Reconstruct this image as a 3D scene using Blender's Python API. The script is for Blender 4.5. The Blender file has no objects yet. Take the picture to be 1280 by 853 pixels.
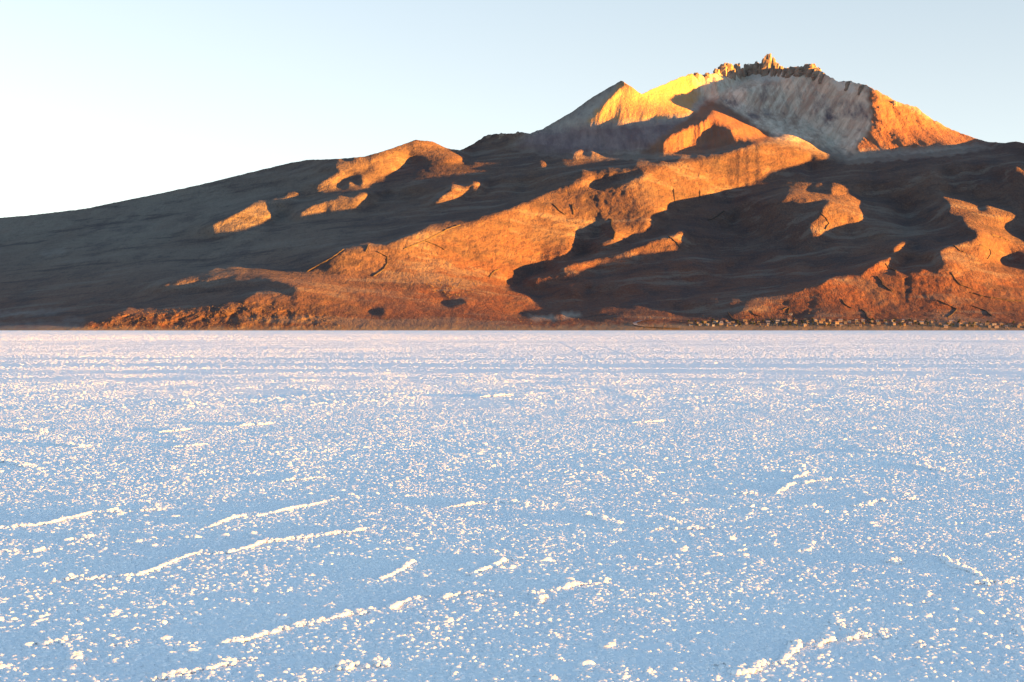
import bpy, math, random
import numpy as np
R = math.radians
scene = bpy.context.scene
col = scene.collection
random.seed(7)
rng = np.random.default_rng(11)

# ------------------------------------------------------------------ camera, sky, sun, exposure
F = 2050.0          # focal length in pixels of a 1280 px wide picture
HZ = 412.0          # height of the true horizon in that picture
CAMH = 1.6          # eye height above the salt, metres
SHORE = 2600.0      # distance of the shore, metres
SUN_AZ = R(66)      # sun to the right of and behind the camera
SUN_EL = R(0.9)
RIDGE_UP = 0.07    # the added unseen range reaches this many degrees above the sun's centre

cam = bpy.data.cameras.new('camera')
cam.sensor_width = 36.0
cam.lens = 36.0 * F / 1280.0
cam.shift_y = -14.5 / 1280.0
cam.clip_start = 0.5
cam.clip_end = 200000.0
camo = bpy.data.objects.new('camera', cam)
camo.location = (0, 0, CAMH)
camo.rotation_euler = (R(90), 0, 0)
col.objects.link(camo)
scene.camera = camo

world = bpy.data.worlds.new('World')
scene.world = world
world.use_nodes = True
wn = world.node_tree
bg = wn.nodes['Background']
sky = wn.nodes.new('ShaderNodeTexSky')
sky.sky_type = 'NISHITA'
sky.sun_disc = False
sky.sun_elevation = SUN_EL
sky.sun_rotation = R(180) - SUN_AZ
sky.altitude = 3650
sky.air_density = 0.7
sky.dust_density = 1.0
sky.ozone_density = 0.8
balance = wn.nodes.new('ShaderNodeMix'); balance.data_type = 'RGBA'; balance.blend_type = 'MULTIPLY'
balance.inputs[0].default_value = 1.0; balance.inputs[7].default_value = (1.05, 1.12, 1.11, 1)      # white balance of the whole sky
wn.links.new(sky.outputs[0], balance.inputs[6]); 
# thin dust low over the plain: the sky pales towards the horizon, all the way round
pale = wn.nodes.new('ShaderNodeHueSaturation'); pale.inputs['Saturation'].default_value = 0.37; pale.inputs['Value'].default_value = 0.515
tc = wn.nodes.new('ShaderNodeTexCoord'); sep = wn.nodes.new('ShaderNodeSeparateXYZ'); fall = wn.nodes.new('ShaderNodeMapRange')
fall.interpolation_type = 'SMOOTHSTEP'; fall.inputs[1].default_value = 0.10; fall.inputs[2].default_value = 0.62
mixs = wn.nodes.new('ShaderNodeMix'); mixs.data_type = 'RGBA'
wn.links.new(tc.outputs['Generated'], sep.inputs[0]); wn.links.new(sep.outputs['Z'], fall.inputs[0]); wn.links.new(fall.outputs[0], mixs.inputs[0])
wn.links.new(balance.outputs[2], pale.inputs['Color']); wn.links.new(pale.outputs[0], mixs.inputs[6]); wn.links.new(balance.outputs[2], mixs.inputs[7])
wn.links.new(mixs.outputs[2], bg.inputs[0])
bg.inputs[1].default_value = 0.1

sun = bpy.data.lights.new('sun', 'SUN')
sun.energy = 4.6
sun.angle = R(0.5)
sun.color = (1.0, 0.43, 0.05)
suno = bpy.data.objects.new('sun', sun)
suno.location = (300, -100, 200)
# the lamp shines along its -Z: elevation SUN_EL, coming from (sin az, -cos az)
suno.rotation_euler = (R(90) - SUN_EL, 0, SUN_AZ)
col.objects.link(suno)

scene.view_settings.view_transform = 'Standard'
scene.view_settings.look = 'None'
scene.view_settings.gamma = 1.0
scene.view_settings.use_curve_mapping = False
scene.view_settings.exposure = 3.45

# ------------------------------------------------------------------ landform, measured: skyline, sunny slopes, ridges that hide ground
SKY=[(-700,412),(-560,396),(-430,352),(-300,322),(-150,292),(0,272.5),(40,269),(107,261),(150,252),(200,242),(255,230),(320,214),(362,204),(385,200),(420,199),(455,196),(480,189),(500,182),(520,175),(540,177),(560,186),(575,188),(590,181),(605,171),(620,167.5),(640,167),(650,165.5),(662,167),(677,162),(715,140),(740,122),(776,101),(787,107),(802,118),(815,112),(840,101),(865,92),(880,93),(895,92),(931,86),(951,84),(985,86),(1007,83.5),(1016,82),(1022,86),(1032,93),(1046,101.5),(1060,101.5),(1080,106),(1100,115),(1120,127),(1145,134),(1165,149),(1185,160),(1210,170),(1232,177),(1255,179),(1270,177),(1280,179),(1340,192),(1430,222),(1580,280),(1720,345),(1850,396),(1980,412)]
LIT=dict(
hill_top=[(520,175),(540,177),(560,186),(572,189),(585,194),(591,200),(587,203),(570,202),(552,201),(535,200),(520,197),(511,199),(509,210),(500,215),(482,221),(465,226),(447,230),(445,225),(455,217),(470,210),(462,208),(455,215),(435,222),(434,231),(415,232),(392,233),(377,234),(395,229),(412,221),(425,216),(420,211),(397,211),(420,206),(450,201),(460,199),(480,190),(500,185),(515,181)],
long_tongue=[(367,271),(374,264),(390,256),(410,250),(440,241),(470,235),(490,232),(514,229.5),(510,232.5),(487,236),(480,244),(465,250),(455,259),(435,264),(415,265.5),(385,271)],
left_tongue=[(254,285),(272,276),(295,266),(312,257),(320,255),(335,251),(357,244),(377,240),(399,238),(387,241),(365,247),(347,251),(336,260),(344,264),(345,271),(335,280),(320,284),(300,286),(275,287)],
mid_tongue=[(540,255),(552,244),(566,237),(557,232),(570,230),(592,229),(589,224),(607,221),(629,219),(630,221),(607,225),(610,230),(604,239),(595,242),(592,237),(580,237),(585,244),(567,251),(552,255)],
big_band=[(190,359),(215,350),(240,342),(265,336),(290,335),(320,338),(382,341),(395,332),(415,322),(430,310),(440,307),(462,303),(480,305),(500,297),(520,289),(535,281),(560,277),(585,276),(600,271),(640,258),(670,247),(692,236),(712,226),(700,222),(725,212),(765,207),(815,201),(860,197),(902,192),(935,182),(960,173),(990,172),(1010,182),(1032,192),(1055,200),(1045,203),(1005,207),(1006,214),(1011,221),(1005,222),(997,216),(982,219),(962,223),(940,229),(915,237),(890,244),(865,250),(842,256),(820,267),(810,275),(812,285),(805,292),(780,301),(765,307),(750,310),(747,304),(764,300),(765,287),(761,277),(750,276),(735,281),(727,291),(715,302),(722,311),(715,315),(690,324),(665,330),(658,334),(646,339),(636,345),(632,351),(636,358),(646,364),(662,369),(667,375),(660,381),(700,386),(730,388),(770,384),(830,385),(850,392),(900,392),(930,385),(960,378),(1035,384),(1060,384),(1060,414),(110,414),(107,402),(135,401),(140,396),(160,386),(200,385),(240,384),(270,381),(302,374),(320,365),(357,365),(377,360),(340,352),(320,350),(290,350),(250,352),(215,357)],
low_patch=[(697,334),(765,319),(790,310),(820,299),(837,296),(860,287),(856,294),(840,300),(850,309),(860,309),(847,314),(815,320),(780,326),(752,331),(737,336),(725,345),(690,351),(672,354),(662,349),(690,345),(707,339)],
low_bit=[(707,357),(722,359),(729,362),(720,366),(714,362)],
right_low=[(1170,239),(1185,246),(1210,251),(1235,255),(1274,270),(1255,281),(1270,297),(1280,302),(1330,330),(1330,414),(900,414),(900,396),(960,390),(1035,384),(960,382),(862,384),(865,377),(920,376),(975,368),(1022,355),(1035,347),(1075,342),(1120,340),(1165,337),(1192,332),(1172,331),(1175,321),(1167,317),(1185,307),(1220,299),(1222,292),(1207,284),(1200,270),(1182,271),(1185,255)],
r_a=[(1077,340),(1095,327),(1112,322),(1140,321),(1120,331),(1112,337)],
r_b=[(1112,311),(1122,305),(1140,300),(1142,304),(1132,311),(1117,315)],
mid_right=[(1032,231),(1055,235),(1079,246),(1067,252),(1077,262),(1076,271),(1080,276),(1060,281),(1047,286),(1032,294),(1022,302),(1005,302),(1017,292),(1005,284),(1025,270),(1025,260),(1037,250),(1000,256),(962,256),(985,243),(1015,237),(1040,243)],
tip=[(1164,212),(1170,212),(1181,222),(1165,221)],
edge=[(1262,210),(1285,203),(1300,222),(1265,221)],
pyramid=[(779,104),(800,116),(815,112),(825,107),(840,102),(865,92),(875,94),(897,90),(902,78),(924,80),(922,100),(911,104),(910,110),(877,116),(869,125),(872,136),(862,147),(835,146),(805,150),(790,154),(730,155)],
cone=[(890,127),(902,131),(915,145),(935,156),(960,170),(945,176),(910,172),(910,162),(902,159),(890,162),(877,174),(860,185),(825,187),(825,180),(840,166),(865,157),(880,150),(892,137)],
cliff=[(1082,107),(1100,115),(1120,127),(1140,134),(1165,149),(1197,165),(1232,177),(1205,179),(1205,182),(1185,184),(1167,180),(1160,185),(1137,180),(1127,185),(1110,192),(1070,192),(1067,185),(1077,165),(1090,157),(1087,142),(1084,125)],
s_a=[(705,196),(722,187),(742,182),(752,187),(732,191)],
s_b=[(665,207),(690,200),(702,201),(690,206)])
DARK=[[(735,230),(760,222),(797,218),(810,217),(797,222),(775,230),(745,235)],[(1251,330),(1258,318),(1275,317),(1300,320),(1300,338),(1262,334)],[(640,392),(660,388),(700,390),(690,397),(655,396)],[(540,379),(575,375),(585,378),(560,383)],
[(650,243),(690,228),(720,222),(735,220),(722,226),(695,234),(668,246)],[(1213,256),(1225,255),(1235,262),(1222,263)],[(457,390),(468,386),(480,388),(478,393),(462,393)],[(690,383),(730,392),(790,396),(745,399),(700,393)]]
# extra depth steps (metres) across silhouettes: (polyline, jump)
STEP=[([(690,236),(712,226),(725,212),(765,207),(815,201),(860,197),(902,192),(935,182),(960,173),(990,171),(1010,181),(1032,191),(1055,200)],650),
([(822,186),(840,166),(865,152),(890,127),(902,131),(915,145),(935,156),(960,170)],420),
([(395,333),(430,311),(462,303),(500,297),(535,281),(585,276),(640,258),(690,236)],350),
([(190,359),(240,342),(290,335),(382,341)],350),([(140,396),(160,386),(240,384),(302,374),(357,365)],180),
([(1170,239),(1210,251),(1274,270)],250),([(1032,231),(1079,246)],150)]

# ------------------------------------------------------------------ helpers
def inpoly(px, py, poly):
    r = np.zeros(px.shape, bool); n = len(poly)
    for i in range(n):
        x0, y0 = poly[i]; x1, y1 = poly[(i + 1) % n]
        if y0 == y1: continue
        r ^= ((y0 > py) != (y1 > py)) & (px < (x1 - x0) * (py - y0) / (y1 - y0) + x0)
    return r
def blur(a, s, along=1.0):
    for ax in (0, 1):
        q = s * (along if ax == 0 else 1.0)
        r = int(3 * q + 1); k = np.exp(-0.5 * (np.arange(-r, r + 1) / q) ** 2); k /= k.sum()
        p = np.pad(a, [(r, r) if i == ax else (0, 0) for i in (0, 1)], mode='edge')
        a = sum(k[j] * np.take(p, range(j, j + a.shape[ax]), axis=ax) for j in range(2 * r + 1))
    return a
def perlin(x, y, seed=0):
    xi = np.floor(x); yi = np.floor(y); fx = x - xi; fy = y - yi
    xi = xi.astype(np.int64); yi = yi.astype(np.int64)
    def g(ix, iy, dx, dy):
        h = (ix * 374761393 + iy * 668265263 + seed * 1442695041) & 0x7fffffff
        h = ((h ^ (h >> 13)) * 1274126177) & 0x7fffffff
        h = (h ^ (h >> 16)) & 0xffff
        t = h * (2 * math.pi / 65536.0)
        return np.cos(t) * dx + np.sin(t) * dy
    u = fx * fx * fx * (fx * (fx * 6 - 15) + 10); v = fy * fy * fy * (fy * (fy * 6 - 15) + 10)
    a = g(xi, yi, fx, fy); b = g(xi + 1, yi, fx - 1, fy); c = g(xi, yi + 1, fx, fy - 1); d = g(xi + 1, yi + 1, fx - 1, fy - 1)
    return (a + u * (b - a)) * (1 - v) + (c + u * (d - c)) * v
def mesh_from(name, co, faces_flat, n_per_face, smooth=True):
    me = bpy.data.meshes.new(name)
    nv = len(co); nf = len(faces_flat) // n_per_face
    me.vertices.add(nv); me.vertices.foreach_set('co', np.ascontiguousarray(co, dtype=np.float32).ravel())
    me.loops.add(len(faces_flat)); me.loops.foreach_set('vertex_index', np.ascontiguousarray(faces_flat, dtype=np.int32))
    me.polygons.add(nf); me.polygons.foreach_set('loop_start', np.arange(0, nf * n_per_face, n_per_face, dtype=np.int32))
    me.update(calc_edges=True)
    me.polygons.foreach_set('use_smooth', np.full(nf, smooth, dtype=bool))
    return me
def grid_faces(nr, nc):
    i = np.arange(nr - 1)[:, None] * nc + np.arange(nc - 1)[None, :]
    return np.stack([i, i + 1, i + nc + 1, i + nc], -1).reshape(-1)
def link(name, me, mat=None, parent=None, **props):
    o = bpy.data.objects.new(name, me); col.objects.link(o)
    if mat is not None and me is not None and len(me.materials) == 0: me.materials.append(mat)
    if parent is not None: o.parent = parent
    for k, v in props.items(): o[k] = v
    return o
class NT:
    """small node-tree writer"""
    def __init__(s, name):
        s.m = bpy.data.materials.new(name); s.m.use_nodes = True; s.t = s.m.node_tree
        s.b = s.t.nodes['Principled BSDF']; s.b.inputs['Roughness'].default_value = 0.95
        s.b.inputs['Specular IOR Level'].default_value = 0.15
    def n(s, kind, **kw):
        q = s.t.nodes.new(kind)
        for k, v in kw.items(): setattr(q, k, v)
        return q
    def l(s, a, b): s.t.links.new(a, b)
    def noise(s, scale, detail=4, rough=.6, vec=None, stretch=None):
        q = s.n('ShaderNodeTexNoise'); q.inputs['Scale'].default_value = scale; q.inputs['Detail'].default_value = detail; q.inputs['Roughness'].default_value = rough
        v = vec if vec is not None else s.geo()
        if stretch:
            mp = s.n('ShaderNodeMapping'); mp.inputs['Scale'].default_value = stretch; s.l(v, mp.inputs[0]); v = mp.outputs[0]
        s.l(v, q.inputs['Vector']); return q.outputs['Fac']
    def geo(s):
        if not hasattr(s, '_g'): s._g = s.n('ShaderNodeNewGeometry').outputs['Position']
        return s._g
    def ramp(s, fac, a, b):
        q = s.n('ShaderNodeMapRange'); q.inputs[1].default_value = a; q.inputs[2].default_value = b; s.l(fac, q.inputs[0]); return q.outputs[0]
    def mix(s, fac, a, b):
        q = s.n('ShaderNodeMix', data_type='RGBA')
        for i, v in ((0, fac), (6, a), (7, b)):
            if isinstance(v, (int, float)): q.inputs[i].default_value = v
            elif isinstance(v, tuple): q.inputs[i].default_value = (*v, 1)
            else: s.l(v, q.inputs[i])
        return q.outputs[2]
    def attr(s, name): return s.n('ShaderNodeAttribute', attribute_name=name).outputs['Fac']
    def mul(s, a, b):
        q = s.n('ShaderNodeMath', operation='MULTIPLY'); s.l(a, q.inputs[0])
        if isinstance(b, (int, float)): q.inputs[1].default_value = b
        else: s.l(b, q.inputs[1])
        return q.outputs[0]
    def bump(s, h, strength, dist):
        q = s.n('ShaderNodeBump'); q.inputs['Strength'].default_value = strength; q.inputs['Distance'].default_value = dist
        s.l(h, q.inputs['Height']); s.l(q.outputs[0], s.b.inputs['Normal'])
    def done(s, colour):
        if isinstance(colour, tuple): s.b.inputs['Base Color'].default_value = (*colour, 1)
        else: s.l(colour, s.b.inputs['Base Color'])
        return s.m

# ------------------------------------------------------------------ the mountain: find a relief whose slopes turn to and from the low sun as they do there
def solve(az, el, cell=4.0, cv=2.0, outer=28, tau=4.0, frac=.5, w2=.1, w3=.9, w4=2e-5, rec=.6, lr=.5, dsc=.5, ct=.5, rl=.3, hm=.5, GM=2.5, mw=1.3, mg=1.0, isl=4.0):
    us = np.arange(-700, 1981, cell); vs = np.arange(414, 62, -cv); rt = cell / cv
    U, V = np.meshgrid(us, vs)
    sk = np.interp(us, [p[0] for p in SKY], [p[1] for p in SKY])
    ground = V >= sk[None, :] - cv * .5
    lit = np.zeros(U.shape)
    for du, dv in [(a * cell / 3, b * cv / 3) for a in (-1, 0, 1) for b in (-1, 0, 1)]:
        m = np.zeros(U.shape, bool)
        for p in LIT.values(): m |= inpoly(U + du, V + dv, p)
        for p in DARK: m &= ~inpoly(U + du, V + dv, p)
        lit += m / 9.
    T = lit > .5; sure = (lit < .1) | (lit > .9)
    inf = ground & (U > -44) & (U < 1330) & (V > sk[None, :] + 2) & (V < 411)
    e = 412 - V; a = (U - 640) / F; b = np.maximum(e, 0) / F
    d0 = np.interp(e, [-2, 0, 4, 12, 60, 110, 160, 210, 250, 330, 360], [2600, 2600, 2650, 2760, 3350, 3900, 4500, 5000, 5600, 6300, 6500])
    d0 = SHORE + (d0 - SHORE) * dsc
    d0 = d0 + dsc * np.clip((640 - U) / 640, 0, 1.2) * np.clip(e / 140, 0, 1) * 1200
    for pl, j in STEP:
        xs = [p[0] for p in pl]; line = np.interp(us, xs, [p[1] for p in pl])
        ins = np.clip((us - xs[0]) / 25, 0, 1) * np.clip((xs[-1] - us) / 25, 0, 1)
        d0 = d0 + dsc * j * ins[None, :] * np.clip((line[None, :] - V) / 10 + .5, 0, 1) * np.exp(-np.clip(line[None, :] - V - 10, 0, 999) / 90)
    d0 = blur(d0, 1.0, rt)
    Lt = np.zeros(U.shape); NS = 3
    for q_ in range(NS):
        vq = V + (q_ - (NS - 1) / 2) * cv / NS
        Tq = np.zeros(U.shape, bool)
        for p in LIT.values(): Tq |= inpoly(U, vq, p)
        for p in DARK: Tq &= ~inpoly(U, vq, p)
        Lq = np.where(Tq, tau, 0.)
        for r in range(U.shape[0]):
            row = Tq[r]; n = len(us); i = 0
            ed = np.flatnonzero(np.diff(row.astype(np.int8))) + 1; bounds = np.concatenate([[0], ed, [n]])
            for i, j in zip(bounds[:-1], bounds[1:]):
                if row[i]: continue
                x = (np.arange(j - i) + .5) / (j - i)
                open_left = us[i] <= 0 or not ground[r, max(i - 1, 0)]
                Lq[r, i:j] = np.where(x > (0.15 if open_left else frac), -tau, tau * rec)
        Lt += Lq / NS
    Lt = blur(Lt, .8, 1.0); hgt = np.clip(e / 30, hm, 1); Lt *= hgt
    W1 = np.where(inf, 1., np.where(ground & (V > sk[None, :] + 2) & (V < 411), np.where(U < 0, .9, .3), 0.))
    for nm_ in ('long_tongue', 'left_tongue', 'mid_tongue', 'low_patch', 'low_bit', 'r_a', 'r_b', 'tip', 'edge', 's_a', 's_b', 'mid_right', 'pyramid', 'cone', 'hill_top'): W1[inpoly(U, V, LIT[nm_]) & inf] = isl
    ca, sa, te = math.cos(az), math.sin(az), math.tan(el)
    A = sa + a * ca; B = te + b * ca; C = ca / F
    gv0 = np.zeros_like(d0); gv0[:-1] = (d0[1:] - d0[:-1]) / cv
    fix = np.zeros_like(d0); fix[0] = 50.
    def Du(d): r = np.zeros_like(d); r[:, :-1] = (d[:, 1:] - d[:, :-1]) / cell; return r
    def DuT(r): o = np.zeros_like(r); o[:, 1:] += r[:, :-1] / cell; o[:, :-1] -= r[:, :-1] / cell; return o
    def Dv(d): r = np.zeros_like(d); r[:-1] = (d[1:] - d[:-1]) / cv; return r
    def DvT(r): o = np.zeros_like(r); o[1:] += r[:-1] / cv; o[:-1] -= r[:-1] / cv; return o
    def Lop(d): return A * Du(d) + B * Dv(d) + C * d
    def LopT(r): return DuT(A * r) + DvT(B * r) + C * r
    def lap(d):
        p = np.pad(d, 1, mode='edge'); return (p[1:-1, 2:] + p[1:-1, :-2] - 2 * d) + (p[2:, 1:-1] + p[:-2, 1:-1] - 2 * d)
    def M(d): return LopT(W1 * Lop(d)) + DvT(WV * Dv(d)) + w3 * .01 * lap(lap(d)) + w4 * d + fix * d
    def cg(rhs, x, n):
        r = rhs - M(x); p = r.copy(); rs = (r * r).sum()
        for _ in range(n):
            q = M(p); al = rs / (p * q).sum(); x = x + al * p; r = r - al * q; rn = (r * r).sum(); p = r + rn / rs * p; rs = rn
        return x
    dg = np.arange(2300, 11500, 25.0)
    st = [8.]
    while st[-1] < 4500: st.append(st[-1] * 1.09 + 3)
    d = d0.copy(); best = (-1, None); WV = np.full(U.shape, w2); gv = gv0.copy()
    kk = np.arange(len(vs))[:, None]; gmin = GM * cv
    for it in range(outer + 1):
        d = cg(LopT(W1 * Lt) + DvT(WV * gv) + w4 * d0 + fix * SHORE, d, 500 if it == 0 else 120)
        vio = Dv(d) < GM; WV[vio] = np.minimum(WV[vio] * mw + .1, 4.0); gv[vio] = GM * 1.25
        m = np.maximum.accumulate(np.maximum(d, SHORE) - kk * gmin, axis=0) + kk * gmin
        m[0] = SHORE
        X = a * m; Z = np.maximum(e, 0) / F * m + CAMH * np.clip(e / 10, 0, 1)
        tab = np.zeros((len(us), len(dg)))
        for i in range(len(us)):
            n = int(ground[:, i].sum())
            if n < 2: continue
            zz = np.interp(dg, m[:n, i], Z[:n, i], left=0)
            q = dg > m[n - 1, i]; zz[q] = np.maximum(0, Z[n - 1, i] - .35 * (dg[q] - m[n - 1, i])); tab[i] = zz
        ex = np.full(U.shape, -1e9); qs = np.zeros(U.shape); paths = []
        for s in st:
            x = X + s * sa; y = m - s * ca
            uu = (x / np.maximum(y, 300) * F + 640 - us[0]) / cell; dd = (y - dg[0]) / 25
            i = np.clip(uu, 0, len(us) - 1.001); j = np.clip(dd, 0, len(dg) - 1.001)
            i0 = i.astype(int); j0 = j.astype(int); fi = i - i0; fj = j - j0
            zt = (tab[i0, j0] * (1 - fi) + tab[i0 + 1, j0] * fi) * (1 - fj) + (tab[i0, j0 + 1] * (1 - fi) + tab[i0 + 1, j0 + 1] * fi) * fj
            zt = np.where((uu < 0) | (dd < 0) | (uu > len(us) - 1), 0, zt)
            q = zt - Z - te * s
            bb = q > ex; ex[bb] = q[bb]; qs[bb] = s
            rr = np.clip(np.rint((414 - (412 - zt / np.maximum(y, 300) * F)) / cv), 0, len(vs) - 1).astype(int)
            paths.append((s, i0, rr))
        S = ex <= 0
        iou = (S & T & inf).sum() / max(1, ((S | T) & inf).sum())
        if iou > best[0]: best = (iou, blur(m, .7, 1.3))
        if it == outer: break
        bad1 = T & (ex > -mg) & inf & sure; bad2 = (ex < mg) & ~T & inf & sure
        up = np.zeros(U.shape); cnt = np.ones(U.shape) * .5
        for s, i0, rr in paths[::2]:
            k = bad1 & (s < qs * 1.05)
            np.add.at(up, (rr[k], i0[k]), np.clip(ex[k] / 20, .2, 1.5)); np.add.at(cnt, (rr[k], i0[k]), 1.)
            k = bad2 & (s < 60)
            np.add.at(up, (rr[k], i0[k]), -1.); np.add.at(cnt, (rr[k], i0[k]), 1.)
        up = up / cnt; up[bad1] += .5; up[bad2] -= 1
        nn = np.sqrt(np.gradient(m, cell, axis=1)**2 + np.gradient(m, cv, axis=0)**2 + (m / F)**2)
        good = T & S & inf
        Lt = np.where(good, Lt + rl * (np.minimum(ct * blur(nn, 1.0, rt), 12) - Lt), Lt)
        Lt = np.clip(Lt + lr * tau * blur(up, 1.3, rt) * hgt, -3 * tau, 3 * tau)
    print('relief fit', round(best[0], 3), 'depth', int(best[1][ground].max()))
    return us, vs, best[1]

US, VS, DEP = solve(SUN_AZ, SUN_EL)
CELL = US[1] - US[0]; CV = VS[0] - VS[1]
def drainage():
    """where rain water would gather on the solved relief: 0..1 per survey cell"""
    U, V = np.meshgrid(US, VS); e = HZ - V; d = DEP
    x = (U - 640) / F * d; z = e / F * d + 5 * perlin(x / 110, d / 110, 120) + 2.5 * perlin(x / 45, d / 45, 121)
    sk = np.interp(US, [p[0] for p in SKY], [p[1] for p in SKY])
    ok = (V >= sk[None, :]) & (e > 3) & (U > -80) & (U < 1360)
    nr_, nc_ = d.shape; best = np.zeros(d.shape); rec_ = np.full(d.shape, -1, np.int64); idx = np.arange(nr_ * nc_).reshape(nr_, nc_)
    for a in (-2, -1, 0, 1, 2):
        for b in (-2, -1, 0, 1, 2):
            if a == b == 0 or (abs(a) == 2 and abs(b) != 1) or (abs(b) == 2 and abs(a) != 1): continue
            z2 = np.roll(z, (a, b), (0, 1)); dist_ = np.hypot(np.roll(x, (a, b), (0, 1)) - x, np.roll(d, (a, b), (0, 1)) - d) + .5
            sl = (z - z2) / dist_; m = sl > best; best[m] = sl[m]; rec_[m] = np.roll(idx, (a, b), (0, 1))[m]
    acc = np.where(ok, 1., 0.).ravel(); rr = rec_.ravel()
    for i in np.argsort(-np.where(ok, z, -1e9).ravel())[:int(ok.sum())]:
        if rr[i] >= 0: acc[rr[i]] += acc[i]
    g = np.clip(np.log(np.maximum(acc.reshape(d.shape), 1)) / math.log(260) - .38, 0, .75) / .75
    return np.clip(blur(g, .75, 1.5) * 1.5, 0, 1)
DRAIN = drainage()
def cubic(u, v, FLD=None):
    if FLD is None: FLD = DEP
    def w(t): return (-.5 * t**3 + t**2 - .5 * t, 1.5 * t**3 - 2.5 * t**2 + 1, -1.5 * t**3 + 2 * t**2 + .5 * t, .5 * t**3 - .5 * t**2)
    x = np.clip((u - US[0]) / CELL, 1, len(US) - 2.001); y = np.clip((VS[0] - v) / CV, 0, len(VS) - 2.001)
    i = x.astype(int); j = y.astype(int); wx = w(x - i); wy = w(y - j); o = 0
    for b in range(4):
        jj = np.clip(j + b - 1, 0, len(VS) - 1)
        for a in range(4):
            o = o + wx[a] * wy[b] * FLD[jj, np.clip(i + a - 1, 0, len(US) - 1)]
    return o
def soft(u, v, poly, s=6.0, n=3):
    """0..1 cover of a patch of ground with ragged edges"""
    out = np.zeros(u.shape)
    xs = [p[0] for p in poly]; ys = [p[1] for p in poly]; g = s + 7
    m = (u > min(xs) - g) & (u < max(xs) + g) & (v > min(ys) - g) & (v < max(ys) + g)
    if not m.any(): return out
    a_, b_ = u[m], v[m]
    ju = 5 * perlin(a_ / 9, b_ / 7, 40); jv = 4 * perlin(a_ / 8, b_ / 9, 41); o = 0
    for a in range(n):
        for b in range(n):
            o = o + inpoly(a_ + ju + (a - (n - 1) / 2) * s * 2 / n, b_ + jv + (b - (n - 1) / 2) * s * 2 / n, poly)
    out[m] = o / (n * n)
    return out
CRATER = [(660, 166), (715, 138), (776, 98), (800, 112), (840, 95), (900, 74), (960, 60), (1030, 78), (1085, 100), (1170, 145), (1240, 178), (1205, 186), (1060, 200), (1010, 180), (960, 172), (935, 180), (880, 190), (800, 194), (700, 192), (640, 180)]
ROUGH = [(110, 404), (160, 386), (240, 385), (320, 378), (400, 392), (430, 413), (110, 413)]
RUBBLE = [(530, 352), (560, 346), (598, 352), (602, 366), (560, 372), (532, 364)]
CLIFFS = [(1070, 104), (1105, 116), (1170, 146), (1200, 166), (1130, 160), (1140, 184), (1085, 160)]
RIM = [(880, 88), (1090, 100), (1090, 112), (1040, 106), (985, 96), (900, 104)]
def surf(u, v, full=False):
    """ground point seen at picture position (u, v) of the survey, with its small relief"""
    u = np.asarray(u, float); v = np.asarray(v, float)
    d = cubic(u, v); e = HZ - v
    x = (u - 640) / F * d; z = np.maximum(e, 0) / F * d
    cr = soft(u, v, CRATER, 10); ro = np.maximum(soft(u, v, ROUGH, 5), .6 * soft(u, v, RUBBLE, 5)); rim = np.maximum(soft(u, v, CLIFFS, 5), soft(u, v, RIM, 4))
    fade = np.clip(e / 10, 0, 1)
    wx = x + 60 * perlin(x / 300, d / 500, 3); wy = d + 1.8 * z + 60 * perlin(x / 300, d / 500, 4)
    hill = 0
    for i, (lam, am) in enumerate(((420, 5), (190, 4.6), (90, 4.0), (46, 3.0), (23, 2.3), (11, 1.4))):
        n = perlin(wx / lam, wy / (lam * 1.7), 10 + i)
        hill = hill + am * (n if i in (0, 5) else (.35 - np.abs(n) * 1.7))
    gul = np.clip(cubic(u + 2.5 * perlin(u / 7, v / 5, 23), v + 1.5 * perlin(u / 6, v / 6, 24), DRAIN), 0, 1) * np.clip(e / 25, 0, 1)
    hill = hill + 5.5 * gul
    # gullies on the steep upper cone run down the fall line
    gx = x + .25 * z * np.sign(u - 930) * np.clip(np.abs(u - 930) / 80, 0, 1); scree = 0
    for i, (lam, am) in enumerate(((150, 16), (60, 8), (26, 3.5), (12, 1.6))):
        n = perlin(gx / lam, z / (lam * 5), 30 + i); scree = scree + am * (.4 - np.abs(n) * 1.6)
    rock = 0
    for i, (lam, am) in enumerate(((36, 16), (17, 9), (8, 5))):
        rock = rock + am * perlin(x / lam, z * 1.3 / lam + d / (lam * 6), 50 + i)
    dd = fade * (hill * (1 - cr) + (scree + 5 * gul) * cr * (1 - rim) + (rock * .45 + scree * .6) * rim + ro * rock * .9)
    d = np.maximum(d + dd, SHORE + np.maximum(e, 0) * .5)
    p = np.stack([(u - 640) / F * d, d, np.maximum(e, -2) / F * d + CAMH * np.clip(e / 10, -.6, 1)], -1)
    return (p, cr, ro, rim, gul) if full else p

uc = np.concatenate([np.arange(-700, -40, 10.), np.arange(-40, 1321, 1.0), np.arange(1330, 1981, 10.)])
skv = np.interp(uc, [p[0] for p in SKY], [p[1] for p in SKY])
jag = np.interp(uc, [560, 600, 660, 700, 780, 870, 900, 1040, 1160, 1230, 1280], [.4, 1.5, 1.0, .5, .8, 1.6, 2.2, 2.2, 1.8, .8, .6], left=.5, right=.5)
skv = skv + jag * (1.2 * perlin(uc / 9, uc * 0, 60) + .9 * perlin(uc / 3.7, uc * 0 + 5, 61))
skv = np.minimum(skv, 412.5)
NR = 330
tt = np.linspace(0, 1, NR)
Ug = np.repeat(uc[None, :], NR, 0); Vg = 414.0 + (skv - 414.0)[None, :] * tt[:, None]
P, cr, ro, rim, gul = surf(Ug, Vg, True)
back = []
for dd, drop in ((30, .25), (150, .35), (600, .4), (1800, .4), (4500, .45)):
    q = P[-1].copy(); q[:, 1] += dd; q[:, 0] *= (P[-1][:, 1] + dd) / P[-1][:, 1]; q[:, 2] = np.maximum(P[-1][:, 2] - drop * dd, -6); back.append(q)
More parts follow.
